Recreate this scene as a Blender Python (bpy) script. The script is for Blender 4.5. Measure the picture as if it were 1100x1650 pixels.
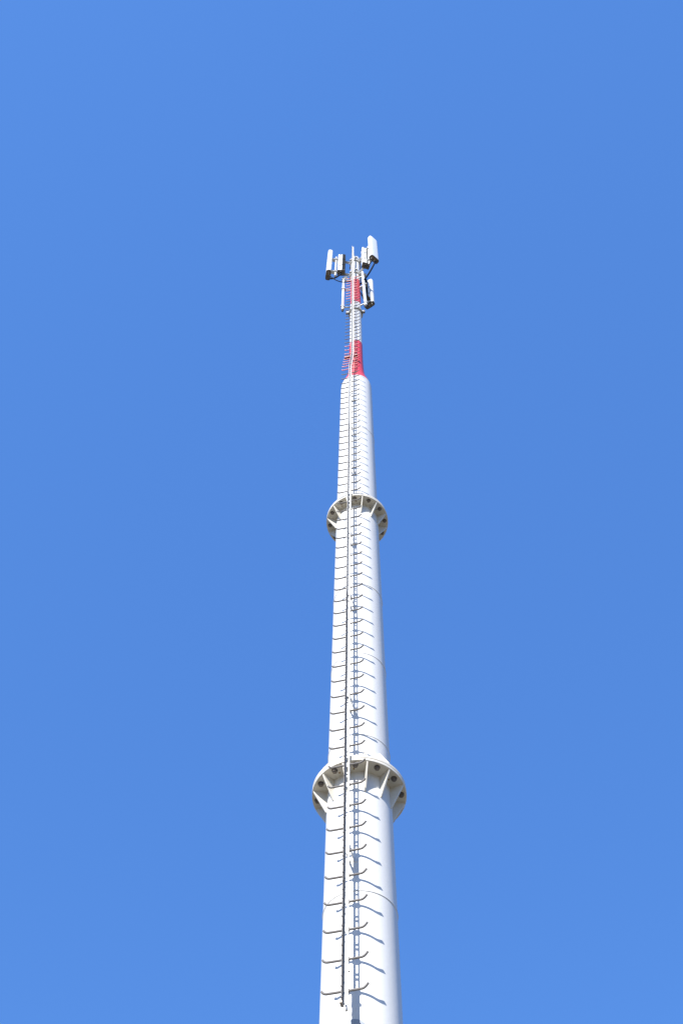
import bpy, bmesh, math, random
from mathutils import Vector, Matrix
random.seed(4)
for o in list(bpy.data.objects): bpy.data.objects.remove(o)
sc = bpy.context.scene
COL = sc.collection
PI = math.pi
rad = math.radians

# ------------------------------------------------------------------ camera
CAM_D, CAM_H = 6.889, 1.6
yaw, pitch, roll = rad(-1.997), rad(63.957), rad(1.362)
fw = Vector((math.sin(yaw)*math.cos(pitch), math.cos(yaw)*math.cos(pitch), math.sin(pitch)))
rt = fw.cross(Vector((0, 0, 1))).normalized()
up = rt.cross(fw)
r2 = math.cos(roll)*rt + math.sin(roll)*up
u2 = -math.sin(roll)*rt + math.cos(roll)*up
cd = bpy.data.cameras.new('camera'); cam = bpy.data.objects.new('camera', cd); COL.objects.link(cam)
M = Matrix((r2, u2, -fw)).transposed().to_4x4(); M.translation = Vector((0, -CAM_D, CAM_H))
cam.matrix_world = M
cd.sensor_fit = 'VERTICAL'; cd.sensor_height = 36; cd.sensor_width = 24; cd.lens = 36
cd.clip_start = 0.1; cd.clip_end = 6000
sc.camera = cam

# ------------------------------------------------------------------ world, sun, exposure
SUN_AZ, SUN_EL = rad(-25), rad(38.5)          # azimuth from the camera side (-Y), positive to the right
to_sun = Vector((math.sin(SUN_AZ)*math.cos(SUN_EL), -math.cos(SUN_AZ)*math.cos(SUN_EL), math.sin(SUN_EL)))
w = bpy.data.worlds.new('World'); sc.world = w; w.use_nodes = True
nt = w.node_tree; bg = nt.nodes['Background']
sky = nt.nodes.new('ShaderNodeTexSky'); sky.sky_type = 'NISHITA'; sky.sun_disc = False
sky.sun_elevation = SUN_EL
sky.sun_rotation = math.atan2(to_sun.x, to_sun.y)
sky.altitude = 0; sky.air_density = 1.0; sky.dust_density = 0.25; sky.ozone_density = 3.2
hs = nt.nodes.new('ShaderNodeHueSaturation'); hs.inputs['Saturation'].default_value = 1.24; hs.inputs['Value'].default_value = 1.16
nt.links.new(sky.outputs[0], hs.inputs['Color'])
mxs = nt.nodes.new('ShaderNodeMix'); mxs.data_type = 'RGBA'; mxs.inputs[0].default_value = .68
mxs.inputs[7].default_value = (.40, 1.06, 3.15, 1)      # clear deep blue, evens out the sky
nt.links.new(hs.outputs[0], mxs.inputs[6]); nt.links.new(mxs.outputs[2], bg.inputs['Color'])
bg.inputs['Strength'].default_value = 0.15
sd = bpy.data.lights.new('sun', 'SUN'); sd.energy = 5.0; sd.angle = rad(0.5); sd.color = (1.0, .965, .91)
sun = bpy.data.objects.new('sun', sd); COL.objects.link(sun)
sun.rotation_euler = (-to_sun).to_track_quat('-Z', 'Y').to_euler(); sun.location = (-20, -30, 60)
sc.view_settings.view_transform = 'Standard'; sc.view_settings.look = 'None'
sc.view_settings.exposure = 0.75; sc.view_settings.gamma = 1.0
sc.render.engine = 'CYCLES'

# ------------------------------------------------------------------ materials
def mat(name, col, rough=.5, metal=0.0, var=.06, scale=(6, 6, 6), bump=.0, bscale=40, dirt=0.0, dirtcol=(.30, .27, .22), dirtscale=(9, 9, .7), coat=0.0):
    m = bpy.data.materials.new(name); m.use_nodes = True
    n = m.node_tree; L = n.links; p = n.nodes['Principled BSDF']
    tc = n.nodes.new('ShaderNodeTexCoord')
    mp = n.nodes.new('ShaderNodeMapping'); mp.inputs['Scale'].default_value = scale
    L.new(tc.outputs['Object'], mp.inputs[0])
    nz = n.nodes.new('ShaderNodeTexNoise'); nz.inputs['Scale'].default_value = 1; nz.inputs['Detail'].default_value = 6
    L.new(mp.outputs[0], nz.inputs['Vector'])
    mx = n.nodes.new('ShaderNodeMix'); mx.data_type = 'RGBA'
    mx.inputs[6].default_value = (*[c*(1-var) for c in col], 1); mx.inputs[7].default_value = (*[min(1, c*(1+var)) for c in col], 1)
    L.new(nz.outputs[0], mx.inputs[0]); out = mx.outputs[2]
    if dirt:
        mp2 = n.nodes.new('ShaderNodeMapping'); mp2.inputs['Scale'].default_value = dirtscale
        L.new(tc.outputs['Object'], mp2.inputs[0])
        n2 = n.nodes.new('ShaderNodeTexNoise'); n2.inputs['Scale'].default_value = 1; n2.inputs['Detail'].default_value = 8; n2.inputs['Roughness'].default_value = .65
        L.new(mp2.outputs[0], n2.inputs['Vector'])
        cr = n.nodes.new('ShaderNodeValToRGB'); cr.color_ramp.elements[0].position = .52; cr.color_ramp.elements[1].position = .75
        cr.color_ramp.elements[0].color = (0, 0, 0, 1); cr.color_ramp.elements[1].color = (dirt, dirt, dirt, 1)
        L.new(n2.outputs[0], cr.inputs[0])
        m3 = n.nodes.new('ShaderNodeMix'); m3.data_type = 'RGBA'; m3.inputs[7].default_value = (*dirtcol, 1)
        L.new(cr.outputs[0], m3.inputs[0]); L.new(out, m3.inputs[6]); out = m3.outputs[2]
    L.new(out, p.inputs['Base Color'])
    p.inputs['Roughness'].default_value = rough; p.inputs['Metallic'].default_value = metal
    p.inputs['Coat Weight'].default_value = coat
    if bump:
        n4 = n.nodes.new('ShaderNodeTexNoise'); n4.inputs['Scale'].default_value = bscale; n4.inputs['Detail'].default_value = 3
        L.new(tc.outputs['Object'], n4.inputs['Vector'])
        b = n.nodes.new('ShaderNodeBump'); b.inputs['Strength'].default_value = bump; b.inputs['Distance'].default_value = .003
        L.new(n4.outputs[0], b.inputs['Height']); L.new(b.outputs[0], p.inputs['Normal'])
    return m
WHITE = mat('white_paint', (.69, .683, .658), .42, var=.025, scale=(2, 2, .8), bump=.25, bscale=25, dirt=.22, dirtcol=(.40, .37, .31))
WHITE2 = mat('flange_paint', (.67, .635, .555), .5, var=.04, bump=.2, dirt=.25, dirtcol=(.45, .33, .18), dirtscale=(16, 16, 16))
RED = mat('red_paint', (.62, .035, .045), .45, var=.1, bump=.2, dirt=.12, dirtcol=(.5, .2, .2))
GALV = mat('galvanised_steel', (.50, .50, .485), .5, metal=.1, var=.12, scale=(30, 30, 30), bump=.15, bscale=90)
RUNG = mat('rung_steel', (.21, .197, .19), .65, metal=.0, var=.15, scale=(40, 40, 40))
BOLT = mat('bolt_steel', (.17, .145, .125), .5, metal=.5, var=.3, scale=(60, 60, 60))
RUST = mat('rust', (.30, .20, .08), .8, var=.3, scale=(60, 60, 60))
RADOME = mat('radome_plastic', (.80, .82, .82), .4, var=.03, bump=.05)
DARK = mat('dark_plastic', (.11, .10, .09), .5, var=.3, scale=(30, 30, 30))
TAN = mat('connector_plate', (.28, .24, .18), .5, metal=.4, var=.2)
FIN = mat('heat_sink', (.012, .016, .02), .75, metal=.0, var=.2)
RUBBER = mat('cable_rubber', (.008, .012, .022), .8, var=.2)
SHADE_GREY = mat('shade_plate_grey', (.30, .33, .37), .6, metal=.0, var=.1)  # blue-grey of shade put into the oval plate's colour
for m_, v_ in ((FIN, .05), (RUBBER, .15), (DARK, .2), (RUNG, .15)): m_.node_tree.nodes['Principled BSDF'].inputs['Specular IOR Level'].default_value = v_
CONC = mat('concrete', (.36, .34, .31), .9, var=.2, bump=.6, bscale=30)

def ground_mat():
    m = mat('gravel_ground', (.15, .125, .083), .95, var=.35, scale=(3, 3, 3), bump=.8, bscale=14, dirt=.7, dirtcol=(.06, .075, .03), dirtscale=(.05, .05, .05))
    return m

# ------------------------------------------------------------------ mesh helpers
def pos(r, az, z=0.0):
    """az in degrees from the camera side (-Y), positive to the right"""
    a = rad(az); return Vector((r*math.sin(a), -r*math.cos(a), z))
def radial(az):
    """frame whose local x = tangent (right), local y = outward, z = up"""
    a = rad(az); return Matrix(((math.cos(a), math.sin(a), 0, 0), (math.sin(a), -math.cos(a), 0, 0), (0, 0, 1, 0), (0, 0, 0, 1)))
class MB:
    def __init__(s): s.b = bmesh.new()
    def box(s, x0, x1, y0, y1, z0, z1, M=None, bev=0):
        vs = [s.b.verts.new((x, y, z)) for x in (x0, x1) for y in (y0, y1) for z in (z0, z1)]
        fs = [s.b.faces.new([vs[i] for i in f]) for f in ((0,1,3,2),(4,6,7,5),(0,4,5,1),(2,3,7,6),(0,2,6,4),(1,5,7,3))]
        if bev:
            es = {e for f in fs for e in f.edges}
            g = bmesh.ops.bevel(s.b, geom=list(es), offset=bev, segments=3, affect='EDGES', profile=.5)
            vs = list({v for f in g['faces'] for v in f.verts} | {v for v in vs if v.is_valid})
        if M is not None: bmesh.ops.transform(s.b, matrix=M, verts=vs)
        return s
    def lathe(s, prof, n=64, c=(0, 0), cap=(True, True), M=None, smooth=True):
        rings = []; allv = []
        for r, z in prof:
            ring = [s.b.verts.new((c[0]+r*math.cos(2*PI*i/n), c[1]+r*math.sin(2*PI*i/n), z)) for i in range(n)]
            rings.append(ring); allv += ring
        for a, b in zip(rings, rings[1:]):
            for i in range(n):
                f = s.b.faces.new((a[i], a[(i+1) % n], b[(i+1) % n], b[i])); f.smooth = smooth
        if cap[0]: s.b.faces.new(rings[0][::-1])
        if cap[1]: s.b.faces.new(rings[-1])
        if M is not None: bmesh.ops.transform(s.b, matrix=M, verts=allv)
        return s
    def tube(s, pts, r, n=8, M=None, cap=True):
        pts = [Vector(p) for p in pts]; rings = []; allv = []
        ref = None
        for i, p in enumerate(pts):
            d = (pts[min(i+1, len(pts)-1)]-pts[max(i-1, 0)]).normalized()
            if ref is None:
                ref = Vector((0, 0, 1)) if abs(d.z) < .9 else Vector((1, 0, 0))
            a = (ref - d*ref.dot(d)).normalized(); b = d.cross(a); ref = a
            rr = r[i] if isinstance(r, (list, tuple)) else r
            ring = [s.b.verts.new(p+(a*math.cos(2*PI*k/n)+b*math.sin(2*PI*k/n))*rr) for k in range(n)]
            rings.append(ring); allv += ring
        for a, b in zip(rings, rings[1:]):
            for i in range(n):
                f = s.b.faces.new((a[i], a[(i+1) % n], b[(i+1) % n], b[i])); f.smooth = True
        if cap: s.b.faces.new(rings[0][::-1]); s.b.faces.new(rings[-1])
        if M is not None: bmesh.ops.transform(s.b, matrix=M, verts=allv)
        return s
    def prism(s, poly, x0, x1, M=None):
        """poly in local (y,z), extruded over x"""
        A = [s.b.verts.new((x0, y, z)) for y, z in poly]; B = [s.b.verts.new((x1, y, z)) for y, z in poly]
        s.b.faces.new(A); s.b.faces.new(B[::-1])
        for i in range(len(A)): s.b.faces.new((A[i], B[i], B[(i+1) % len(A)], A[(i+1) % len(A)]))
        if M is not None: bmesh.ops.transform(s.b, matrix=M, verts=A+B)
        return s
    def build(s, name, m, parent=None, origin=None):
        bmesh.ops.recalc_face_normals(s.b, faces=s.b.faces)
        if origin is not None: bmesh.ops.translate(s.b, verts=s.b.verts, vec=-Vector(origin))
        me = bpy.data.meshes.new(name); s.b.to_mesh(me); s.b.free()
        me.materials.append(m); me.set_sharp_from_angle(angle=rad(38))
        o = bpy.data.objects.new(name, me); COL.objects.link(o)
        if origin is not None: o.location = origin
        if parent is not None: o.parent = parent
        return o
def thing(name, label, cat, loc=(0, 0, 0), rz=0, group=None):
    o = bpy.data.objects.new(name, None); COL.objects.link(o); o.location = loc; o.rotation_euler = (0, 0, rz)
    o['label'] = label; o['category'] = cat
    if group: o['group'] = group
    return o
def tag(o, label, cat, group=None):
    o['label'] = label; o['category'] = cat
    if group: o['group'] = group
    return o

# ------------------------------------------------------------------ ground
g = MB(); S = 2500
g.box(-S, S, -S, S, -.4, 0)
go = g.build('ground', ground_mat()); go['kind'] = 'structure'

H = CAM_H                               # heights below are measured above the camera
R0 = .313
F1, F2 = 7.76+H, 13.73+H                # undersides of the two flange pairs
RF = .461
TOP = 31.9+H

# ------------------------------------------------------------------ the mast
mast = thing('communications_mast', 'tall white tubular steel mast with two bolted flanges and red bands near the top', 'mast')
def section(name, prof, m, label=None, n=96, cap=(True, True)):
    o = MB().lathe(prof, n, cap=cap).build(name, m, mast)
    if label: o['label'] = label
    return o
PT = .036                               # flange plate thickness
section('pole_section', [(R0+.004, .25), (R0+.003, F1)], WHITE)
section('pole_section', [(R0+.002, F1+2*PT+.002), (R0, F2)], WHITE)
section('pole_section', [(R0, F2+2*PT+.002), (R0-.002, 19.68+H), (.3062, 19.80+H)], WHITE)
section('tapered_section', [(.306, 19.801+H), (.281, 19.95+H), (.255, 20.1+H), (.226, 20.25+H), (.197, 20.42+H), (.178, 20.62+H), (.166, 20.85+H), (.157, 21.15+H), (.151, 21.6+H), (.147, 22.78+H)], RED, 'red tapered collar between wide and thin pole')
section('mast_tube', [(.147, 22.781+H), (.140, 26.3+H)], WHITE)
section('mast_tube', [(.140, 26.301+H), (.132, 28.85+H)], RED, 'red painted band near the top')
section('mast_tube', [(.132, 28.851+H), (.128, TOP-.06), (.105, TOP-.01), (.06, TOP)], WHITE)
# weld seams
for z, r in ((6.28+H, R0+.0035), (8.33+H, R0+.0015), (9.80+H, R0+.0012), (11.37+H, R0+.001), (16.9+H, R0-.001), (24.4+H, .143)):
    sm = MB()
    sm.lathe([(r-.004, z-.010), (r+.004, z-.006), (r+.0055, z), (r+.004, z+.006), (r-.004, z+.010)], 96, cap=(False, False))
    sm.build('weld_seam', WHITE, mast)
# flanges
def hexprism(mb, c, rr, z0, z1, M=None):
    mb.lathe([(rr, z0), (rr, z1)], 6, c=c, smooth=False)
for F in (F1, F2):
    fl = MB()
    e = .004
    for z0, z1 in ((F, F+PT), (F+PT+.002, F+2*PT+.002)):
        fl.lathe([(RF-e, z0), (RF, z0+e), (RF, z1-e), (RF-e, z1)], 96, smooth=False)
    flo = fl.build('flange', WHITE2, mast)
    for k in range(12):
        az = -5+30*k
        c = pos(.408, az)
        b = MB()
        b.lathe([(.030, F-.006), (.030, F-.0005)], 20, c=(c.x, c.y))
        hexprism(b, (c.x, c.y), .025, F-.026, F-.006)
        b.lathe([(.012, F-.034), (.014, F-.031), (.014, F-.026)], 14, c=(c.x, c.y))
        zt = F+2*PT+.0025
        b.lathe([(.030, zt), (.030, zt+.005)], 20, c=(c.x, c.y))
        hexprism(b, (c.x, c.y), .024, zt+.005, zt+.026)
        b.lathe([(.012, F-.007), (.012, zt+.006)], 12, c=(c.x, c.y))
        b.build('bolt', BOLT, flo)
        az = 10+30*k
        m = radial(az)
        gs = MB().prism([(R0-.004, F-.001), (RF-.008, F-.001), (RF-.008, F-.016), (R0+.012, F-.275), (R0-.004, F-.275)], -.007, .007, m)
        gs.build('gusset', WHITE2, flo)
        zt = F+2*PT+.003
        gs = MB().prism([(R0-.004, zt), (RF-.008, zt), (RF-.008, zt+.016), (R0+.012, zt+.275), (R0-.004, zt+.275)], -.007, .007, m)
        gs.build('gusset', WHITE2, flo)
        if k % 3 != 1:
            c = pos(.355+.01*random.random(), -5+30*k+random.uniform(-4, 4))
            MB().lathe([(.009, F-.004), (.009, F-.0004)], 12, c=(c.x, c.y)).build('drain_plug', RUST, flo)
# base, and an added oval plate toned to look like shadow, just under the picture
MB().lathe([(.62, .05), (.62, .10), (.60, .10)], 64).build('base_plate', WHITE2, mast)
for k in range(16):
    c = pos(.52, 22.5*k); b = MB(); hexprism(b, (c.x, c.y), .03, .101, .15); b.lathe([(.016, .15), (.016, .22)], 12, c=(c.x, c.y)); b.build('anchor_bolt', BOLT, mast)
    MB().prism([(R0, .102), (.60, .102), (.60, .13), (R0+.02, .5), (R0, .5)], -.009, .009, radial(22.5*k+11.25)).build('base_gusset', WHITE2, mast)
MB().lathe([(.39, .102), (.318, .25), (.30, .25)], 64).build('base_ring', WHITE2, mast)
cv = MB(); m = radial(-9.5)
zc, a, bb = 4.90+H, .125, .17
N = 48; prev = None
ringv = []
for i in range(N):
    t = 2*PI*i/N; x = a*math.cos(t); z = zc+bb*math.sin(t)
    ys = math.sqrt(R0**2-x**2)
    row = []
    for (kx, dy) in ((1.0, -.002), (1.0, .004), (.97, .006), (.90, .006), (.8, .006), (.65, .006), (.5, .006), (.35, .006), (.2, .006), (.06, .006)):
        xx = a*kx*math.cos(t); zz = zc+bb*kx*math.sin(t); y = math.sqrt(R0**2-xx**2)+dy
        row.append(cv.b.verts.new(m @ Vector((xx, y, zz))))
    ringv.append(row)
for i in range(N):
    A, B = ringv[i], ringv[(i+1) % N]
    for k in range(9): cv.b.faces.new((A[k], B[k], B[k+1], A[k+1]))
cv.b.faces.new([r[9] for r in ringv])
cv.build('shade_plate', SHADE_GREY, mast)
fo = MB().box(-1.1, 1.1, -1.1, 1.1, 0, .049, bev=.01).build('foundation_slab', CONC)
tag(fo, 'square concrete footing the white mast stands on', 'footing')

# ------------------------------------------------------------------ climbing ladder
LAZ = -13.1
LM = radial(LAZ)
lad = thing('climbing_ladder', 'galvanised single rail ladder with curled rungs bolted up the front of the mast', 'ladder', (0, 0, 0))
zr = [.988*(5.227+.28*i) for i in range(31)] + [.988*(13.993+.28*k) for k in range(53)]
RB = .499                               # rail radius on the wide pole
RT = .310                               # on the thin one
ZB0, ZB1 = 19.75, 21.15
def rr_at(h):
    if h < ZB0: return RB
    if h > ZB1: return RT
    return RB+(RT-RB)*(h-ZB0)/(ZB1-ZB0)
TRACK = mat('track_steel', (.085, .08, .08), .7, metal=.0, var=.2, scale=(40, 40, 40))
TRACK2 = mat('weathered_track_steel', (.27, .26, .25), .6, metal=.1, var=.2, scale=(40, 40, 40))
def rail(h0, h1, solid=(), track=True):
    """central stile: slotted web with a short right flange, toothed safety track standing forward on its left"""
    z0, z1 = h0+H, h1+H
    ra, rb = rr_at(h0), rr_at(h1)
    def place(mb, name, m):
        for v in mb.b.verts:
            f = (v.co.z-z0)/(z1-z0); v.co.y += ra+(rb-ra)*f
        bmesh.ops.transform(mb.b, matrix=LM, verts=mb.b.verts)
        return mb.build(name, m, lad)
    mb = MB(); T = .0035
    mb.box(-.016, -.004, 0, T, z0, z1); mb.box(.012, .020, 0, T, z0, z1)
    mb.box(.020, .024, -.020, .006, z0, z1); mb.box(-.020, -.016, -.020, T, z0, z1)
    cuts = []
    for q in zr:
        if h0-.3 < q < h1+.3:
            if any(a <= q <= b for a, b in solid): continue
            for a, b in ((.028, .105), (.128, .150), (.172, .248)): cuts.append((q+H+a, q+H+b))
    c = z0
    for a, b in sorted(cuts):
        if b <= z0 or a >= z1: continue
        if a > c: mb.box(-.004, .012, .0002, T-.0002, c, min(a, z1))
        c = max(c, b)
    if c < z1: mb.box(-.004, .012, .0002, T-.0002, c, z1)
    o = place(mb, 'rail', GALV)
    mb = MB()
    mb.box(-.0205, -.0130, T+.0005, .043, z0+.001, z1-.001)
    z = z0+.03
    while z < z1-.03:
        mb.box(-.0235, -.0105, .040, .047, z, z+.014); z += .0915
    t = place(mb, 'safety_track', TRACK if h0 < 10 else (TRACK2 if h0 < 16 else GALV))
    return o
joints = [5.05, 11.27, 16.9, ZB0]
rail(5.05, 10.83, solid=((5.0, 5.3), (6.45, 6.60)))
rail(10.832, 16.55, solid=((11.05, 11.15),))
rail(16.552, ZB0)
rail(ZB0+.001, ZB1-.001)
rail(ZB1, 27.0)
rail(27.002, 32.3)
# rungs
def rung_mb():
    mb = MB()
    def side(s, pts): mb.tube([(s*x, y, z) for x, y, z in pts], .0093, 8)
    side(1, [(.0245, 0, 0), (.10, 0, 0), (.135, 0, .001), (.152, .001, .007), (.166, .002, .019), (.182, .003, .038)])
    side(-1, [(.0245, 0, 0), (.10, 0, 0), (.150, 0, .001), (.166, .001, .005), (.178, .002, .014), (.186, .003, .026)])
    mb.box(.0242, .033, -.012, .012, -.013, .013); mb.box(-.033, -.0242, -.012, .012, -.013, .013)
    return mb
proto = rung_mb().build('rung', RUNG, lad)
red_mesh = None
for i, h in enumerate(zr):
    o = proto if i == 0 else proto.copy()
    if i: COL.objects.link(o); o.parent = lad
    if 19.5 < h < 21.9 or 25.9 < h:
        if red_mesh is None: red_mesh = proto.data.copy(); red_mesh.materials[0] = RED
        o.data = red_mesh
    p = LM @ Vector((0, rr_at(h), h+H))
    o.location = p; o.rotation_mode = 'XYZ'
    # LM has a mirrored frame: x right, y outwards -> rotate by LAZ + flip y
    o.rotation_euler = (0, 0, rad(LAZ)); o.scale = (.955, -1, 1)
# wall brackets behind the rail
def bracket(h, rp, wdt=.05, hgt=.05):
    r1 = rr_at(h)-.0225
    mb = MB()
    mb.box(-wdt/2, -wdt/2+.006, rp-.004, r1, h+H-hgt/2, h+H+hgt/2, LM)
    mb.box(wdt/2-.006, wdt/2, rp-.004, r1, h+H-hgt/2, h+H+hgt/2, LM)
    mb.box(-wdt/2+.006, wdt/2-.006, r1-.006, r1-.0005, h+H-hgt/2, h+H+hgt/2, LM)
    mb.box(-.05, .05, rp-.012, rp+.003, h+H-hgt/2-.01, h+H-hgt/2-.001, LM)
    mb.tube([(-.032, r1-.04, h+H), (.032, r1-.04, h+H)], .008, 8, LM)
    mb.build('bracket', WHITE, lad)
for h in (6.63, 8.75, 10.83, 12.5, 14.95, 16.55, 18.3): bracket(h, R0)
for h in (21.9, 23.9, 25.9, 27.9, 29.9, 31.5): bracket(h, .14)
# lumpy strip added behind the rail foot to widen the rail's shadow
bk = MB(); zz = 5.0+H
pts = []
for i in range(14): pts.append((-.012+random.uniform(-.003, .003), .425, 5.06+H+.027*i))
bk.tube(pts, [.010+random.uniform(-.002, .003) for _ in pts], 8, LM); bk.build('shadow_strip', WHITE, lad)
# end stop and splice clamps
es = MB(); es.box(-.030, -.010, RB+.0, RB+.052, 5.035+H, 5.050+H, LM); es.build('end_stop', BOLT, lad)
es = MB(); es.box(.0245, .034, RB-.008, RB+.008, 5.33+H, 5.346+H, LM); es.build('end_stop', BOLT, lad)
for h in (21.25,):
    cl = MB(); cl.box(-.19, -.03, RT-.10, RT-.03, h+H-.05, h+H+.05, LM, bev=.006); cl.box(.0, .09, RT-.09, RT-.03, h+H-.05, h+H+.05, LM, bev=.006)
    cl.build('splice_clamp', mat('dark_red_clamp', (.16, .05, .05), .6), lad)

# ------------------------------------------------------------------ antennas at the top
ZA = 29.3+H                             # underside of the panels
LEN = 2.8
def arc(p0, p1, sag, n=14, out=Vector((0, 0, 0))):
    p0 = Vector(p0); p1 = Vector(p1)
    return [p0.lerp(p1, i/n)+Vector((0, 0, -sag*4*(i/n)*(1-i/n)))+out*(4*(i/n)*(1-i/n)) for i in range(n+1)]
def collar(z, az, tip, name='mounting_collar'):
    """clamp ring round the tube with an arm out to the sector pipe"""
    c = MB(); r = .135
    c.lathe([(r-.01, z-.04), (r+.03, z-.04), (r+.03, z+.04), (r-.01, z+.04), (r-.01, z-.04)], 40, cap=(False, False), smooth=False)
    for s in (-90, 90):
        p = pos(r+.045, az+s, z); c.box(p.x-.03, p.x+.03, p.y-.03, p.y+.03, z-.035, z+.035)
    co = c.build(name, GALV, mast)
    a = MB(); d = (Vector((tip.x, tip.y, 0))).normalized()
    p0 = Vector((d.x*(r+.02), d.y*(r+.02), z)); p1 = Vector((tip.x, tip.y, z))
    a.tube([p0, p1], .026, 10)
    a.tube([p0+Vector((0, 0, -.22)), p1+Vector((0, 0, -.02))], .014, 8)
    a.build('arm', GALV, co)
    return co
def sector(p, az, desc, rru_desc, rru_h=2.15, rru_p=None, rru_z=29.4):
    p = Vector((p[0], p[1], 0))
    # sector pipe, behind the panel
    m = radial(az)
    out = m @ Vector((0, 1, 0))
    pp = p-out*.20
    pipe = MB(); pipe.lathe([(.030, ZA+.0), (.030, ZA+LEN-.35)], 16, c=(pp.x, pp.y)); pipe.build('mounting_pipe', GALV, mast)
    for z in (ZA+.45, ZA+LEN-.75): collar(z-.10*len(RU_DONE), az, pp)
    # panel antenna
    t = thing('panel_antenna', desc, 'antenna', (p.x, p.y, ZA), 0, 'panel antennas at the mast top')
    def T(mb): bmesh.ops.transform(mb.b, matrix=m, verts=mb.b.verts); return mb
    WD, TH = .152, .075
    prof = []
    for i in range(28):
        t_ = 2*PI*i/28; cx, sx = math.cos(t_), math.sin(t_)
        prof.append((WD*math.copysign(abs(cx)**.45, cx), TH*math.copysign(abs(sx)**.55, sx)))
    mb = MB(); rows = []
    for z, k in ((.03, .98), (.05, 1), (LEN-.07, 1), (LEN-.03, .93), (LEN-.008, .78), (LEN, .45)):
        rows.append([mb.b.verts.new((x*k, y*k, z)) for x, y in prof])
    for A, B in zip(rows, rows[1:]):
        for i in range(28): f = mb.b.faces.new((A[i], A[(i+1) % 28], B[(i+1) % 28], B[i])); f.smooth = True
    mb.b.faces.new(rows[0]); mb.b.faces.new(rows[-1]); T(mb).build('radome', RADOME, t)
    mb = MB(); rows = [[mb.b.verts.new((x*k, y*k, z)) for x, y in prof] for z, k in ((-.02, .94), (-.0, 1.01), (.029, 1.01))]
    for A, B in zip(rows, rows[1:]):
        for i in range(28): mb.b.faces.new((A[i], A[(i+1) % 28], B[(i+1) % 28], B[i]))
    mb.b.faces.new(rows[0]); mb.b.faces.new(rows[-1]); ec = T(mb).build('end_cap', DARK, t)
    mb = MB().box(-.105, .105, -.04, .04, -.026, -.0205); T(mb).build('connector_plate', TAN, ec)
    for i, x in enumerate((-.085, -.03, .03, .085)):
        mb = MB().lathe([(.014, -.085), (.016, -.05), (.018, -.0265)], 12, c=(x, (-.018, .018)[i % 2])); T(mb).build('connector', DARK if i % 2 else GALV, t)
    for z in (.45, LEN-.75):
        mb = MB().box(-.05, .05, -.17, -.074, z-.03, z+.03); mb.box(-.065, .065, -.245, -.165, z-.025, z+.025, bev=.008); T(mb).build('bracket', GALV, t)
    # remote radio unit on the inner side
    rp = Vector((rru_p[0], rru_p[1], 0)); ru = thing('remote_radio_unit', rru_desc, 'radio unit', (rp.x, rp.y, rru_z+H), 0, 'radio units behind the panel antennas')
    n = 3; seg = rru_h/n
    b = MB(); 
    for k in range(n):
        b.box(-.075, .075, -.02, .11, k*seg+.02, (k+1)*seg-.03, bev=.012)
    T2 = radial(az+RU_TURN[len(RU_DONE)]); RU_DONE.append(1)
    bmesh.ops.transform(b.b, matrix=T2, verts=b.b.verts); b.build('housing', RADOME, ru)
    b = MB()
    for k in range(n):
        b.box(-.08, .08, -.055, -.021, k*seg+.01, (k+1)*seg-.02)
        for q in range(9): b.box(-.076+q*.0175, -.07+q*.0175, -.105, -.0552, k*seg+.02, (k+1)*seg-.03)
    bmesh.ops.transform(b.b, matrix=T2, verts=b.b.verts); b.build('heat_sink', FIN, ru)
    b = MB(); b.box(-.085, .085, -.11, .115, -.03, .012, bev=.006)
    for q in range(4): b.lathe([(.014, -.10), (.016, -.031)], 10, c=(-.055+.035*q, .02 if q % 2 else .07))
    bmesh.ops.transform(b.b, matrix=T2, verts=b.b.verts); b.build('connector_box', DARK, ru)
    b = MB()
    for k in range(n-1): b.box(-.03, .03, .111, .118, (k+1)*seg-.05, (k+1)*seg+.03)
    b.box(-.025, .025, .111, .122, n*seg-.25, n*seg-.19)
    for k in range(n):
        for sx in (-1, 1): b.box(min(sx*.0755, sx*.082), max(sx*.0755, sx*.082), .02, .065, (k+1)*seg-.16, (k+1)*seg-.09)
    bmesh.ops.transform(b.b, matrix=T2, verts=b.b.verts); b.build('clip', BOLT, ru)
    return pp
RU_DONE = []; RU_TURN = [-9, -115, 0]
sector((-.775, -.13), -81, 'slim white panel antenna standing left of the mast top, seen edge on', 'white and black radio unit between the left panel antenna and the mast', rru_p=(-.40, -.17))
sector((.53, -.56), 42, 'wide white panel antenna right of the mast top, the highest of the three', 'white radio unit with dark underside beside the wide right panel antenna', rru_p=(.30, -.36))
sector((.41, .76), 147, 'white panel antenna low at right, seen from behind past the red band', 'radio unit half hidden behind the mast at the lower right antenna', rru_p=(.31, .56), rru_h=1.9)
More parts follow.
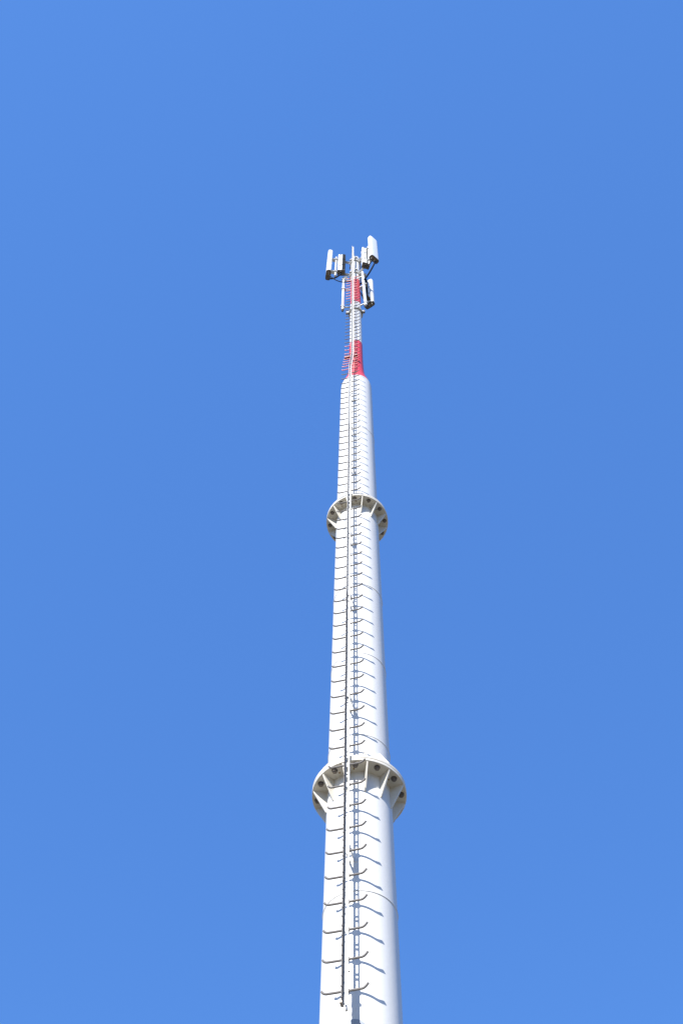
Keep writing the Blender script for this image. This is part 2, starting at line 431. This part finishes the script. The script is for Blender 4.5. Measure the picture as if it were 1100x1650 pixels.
# jumper cables
def cable(pts, r, label, mt=RUBBER):
    o = MB().tube(pts, r, 8).build('jumper_cable', mt); return tag(o, label, 'cable', 'black cables at the antennas')
z0 = ZA-.08
cable(arc((-.775, -.06, z0), (-.40, -.17, 29.33+H), .28), .022, 'black cable looping from the left panel antenna to its radio unit')
cable(arc((-.76, -.16, z0), (-.13, -.05, 28.9+H), .45), .014, 'long black cable sagging from the left panel antenna to the mast')
cable(arc((.57, -.52, z0), (.13, -.02, 28.6+H), .25), .024, 'black cable running down from the wide right panel antenna to the mast')
cable(arc((.50, -.58, z0), (.30, -.36, 29.33+H), .15), .014, 'short black cable between the wide right panel antenna and its radio unit')
cable(arc((.38, .78, z0), (.12, .06, 28.2+H), .2), .014, 'black cable from the lower right antenna round behind the mast')

# omni tube antennas either side of the upper red band
def omni(x, y, h0, h1, r, label, lean=0.0, hook=True):
    t = thing('tube_antenna', label, 'antenna', (x, y, h0+H), 0, 'slender tube antennas beside the red band')
    L = h1-h0; s = -1 if x > 0 else 1
    pts = [(0, 0, .06), (s*lean*.5, 0, L*.5), (s*lean, 0, L-.10), (s*(lean+.01), 0, L-.03), (s*(lean+.05), 0, L+.02), (s*(lean+.10), .02, L+.03)] if hook else [(0, 0, .06), (s*lean, 0, L)]
    MB().tube(pts, r, 16).build('radome', RADOME, t)
    MB().lathe([(r*.7, -.09), (r*.75, -.02), (r*1.05, -.02), (r*1.05, .058)], 16).build('end_cap', DARK, t)
    for z in (.30, L*.60, L-.35):
        b = MB(); q = Vector((-x, -y, 0)); dd = q.normalized()*(q.length-.12)
        b.tube([Vector((0, 0, z)), dd+Vector((0, 0, z))], .020, 8)
        b.box(-.05, .05, -.05, .05, z-.025, z+.025)
        b.build('bracket', GALV, t)
omni(-.335, -.02, 25.85, 29.45, .034, 'slender white tube antenna left of the upper red band')
omni(.258, -.12, 25.85, 29.6, .040, 'slender white tube antenna right of the upper red band', lean=.05, hook=False)
# lower clamp ring under the tube antennas
c = MB(); z = 25.55+H
c.lathe([(.138, z-.05), (.185, z-.05), (.185, z+.05), (.138, z+.05), (.138, z-.05)], 40, cap=(False, False), smooth=False)
for az in (-82, 75, 180): 
    p = pos(.20, az); c.box(p.x-.04, p.x+.04, p.y-.03, p.y+.03, z-.05, z+.05)
co = c.build('mounting_collar', GALV, mast)
for az in (-84, 73):
    p = pos(.225, az); MB().lathe([(.022, z-.10), (.022, z+.07)], 10, c=(p.x, p.y)).build('bolt', BOLT, co)
MB().lathe([(.026, 0), (.026, .03)], 14, M=radial(6) @ Matrix.Translation((0, .125, 29.0+H)) @ Matrix.Rotation(-PI/2, 4, 'X')).build('cable_port', DARK, mast)
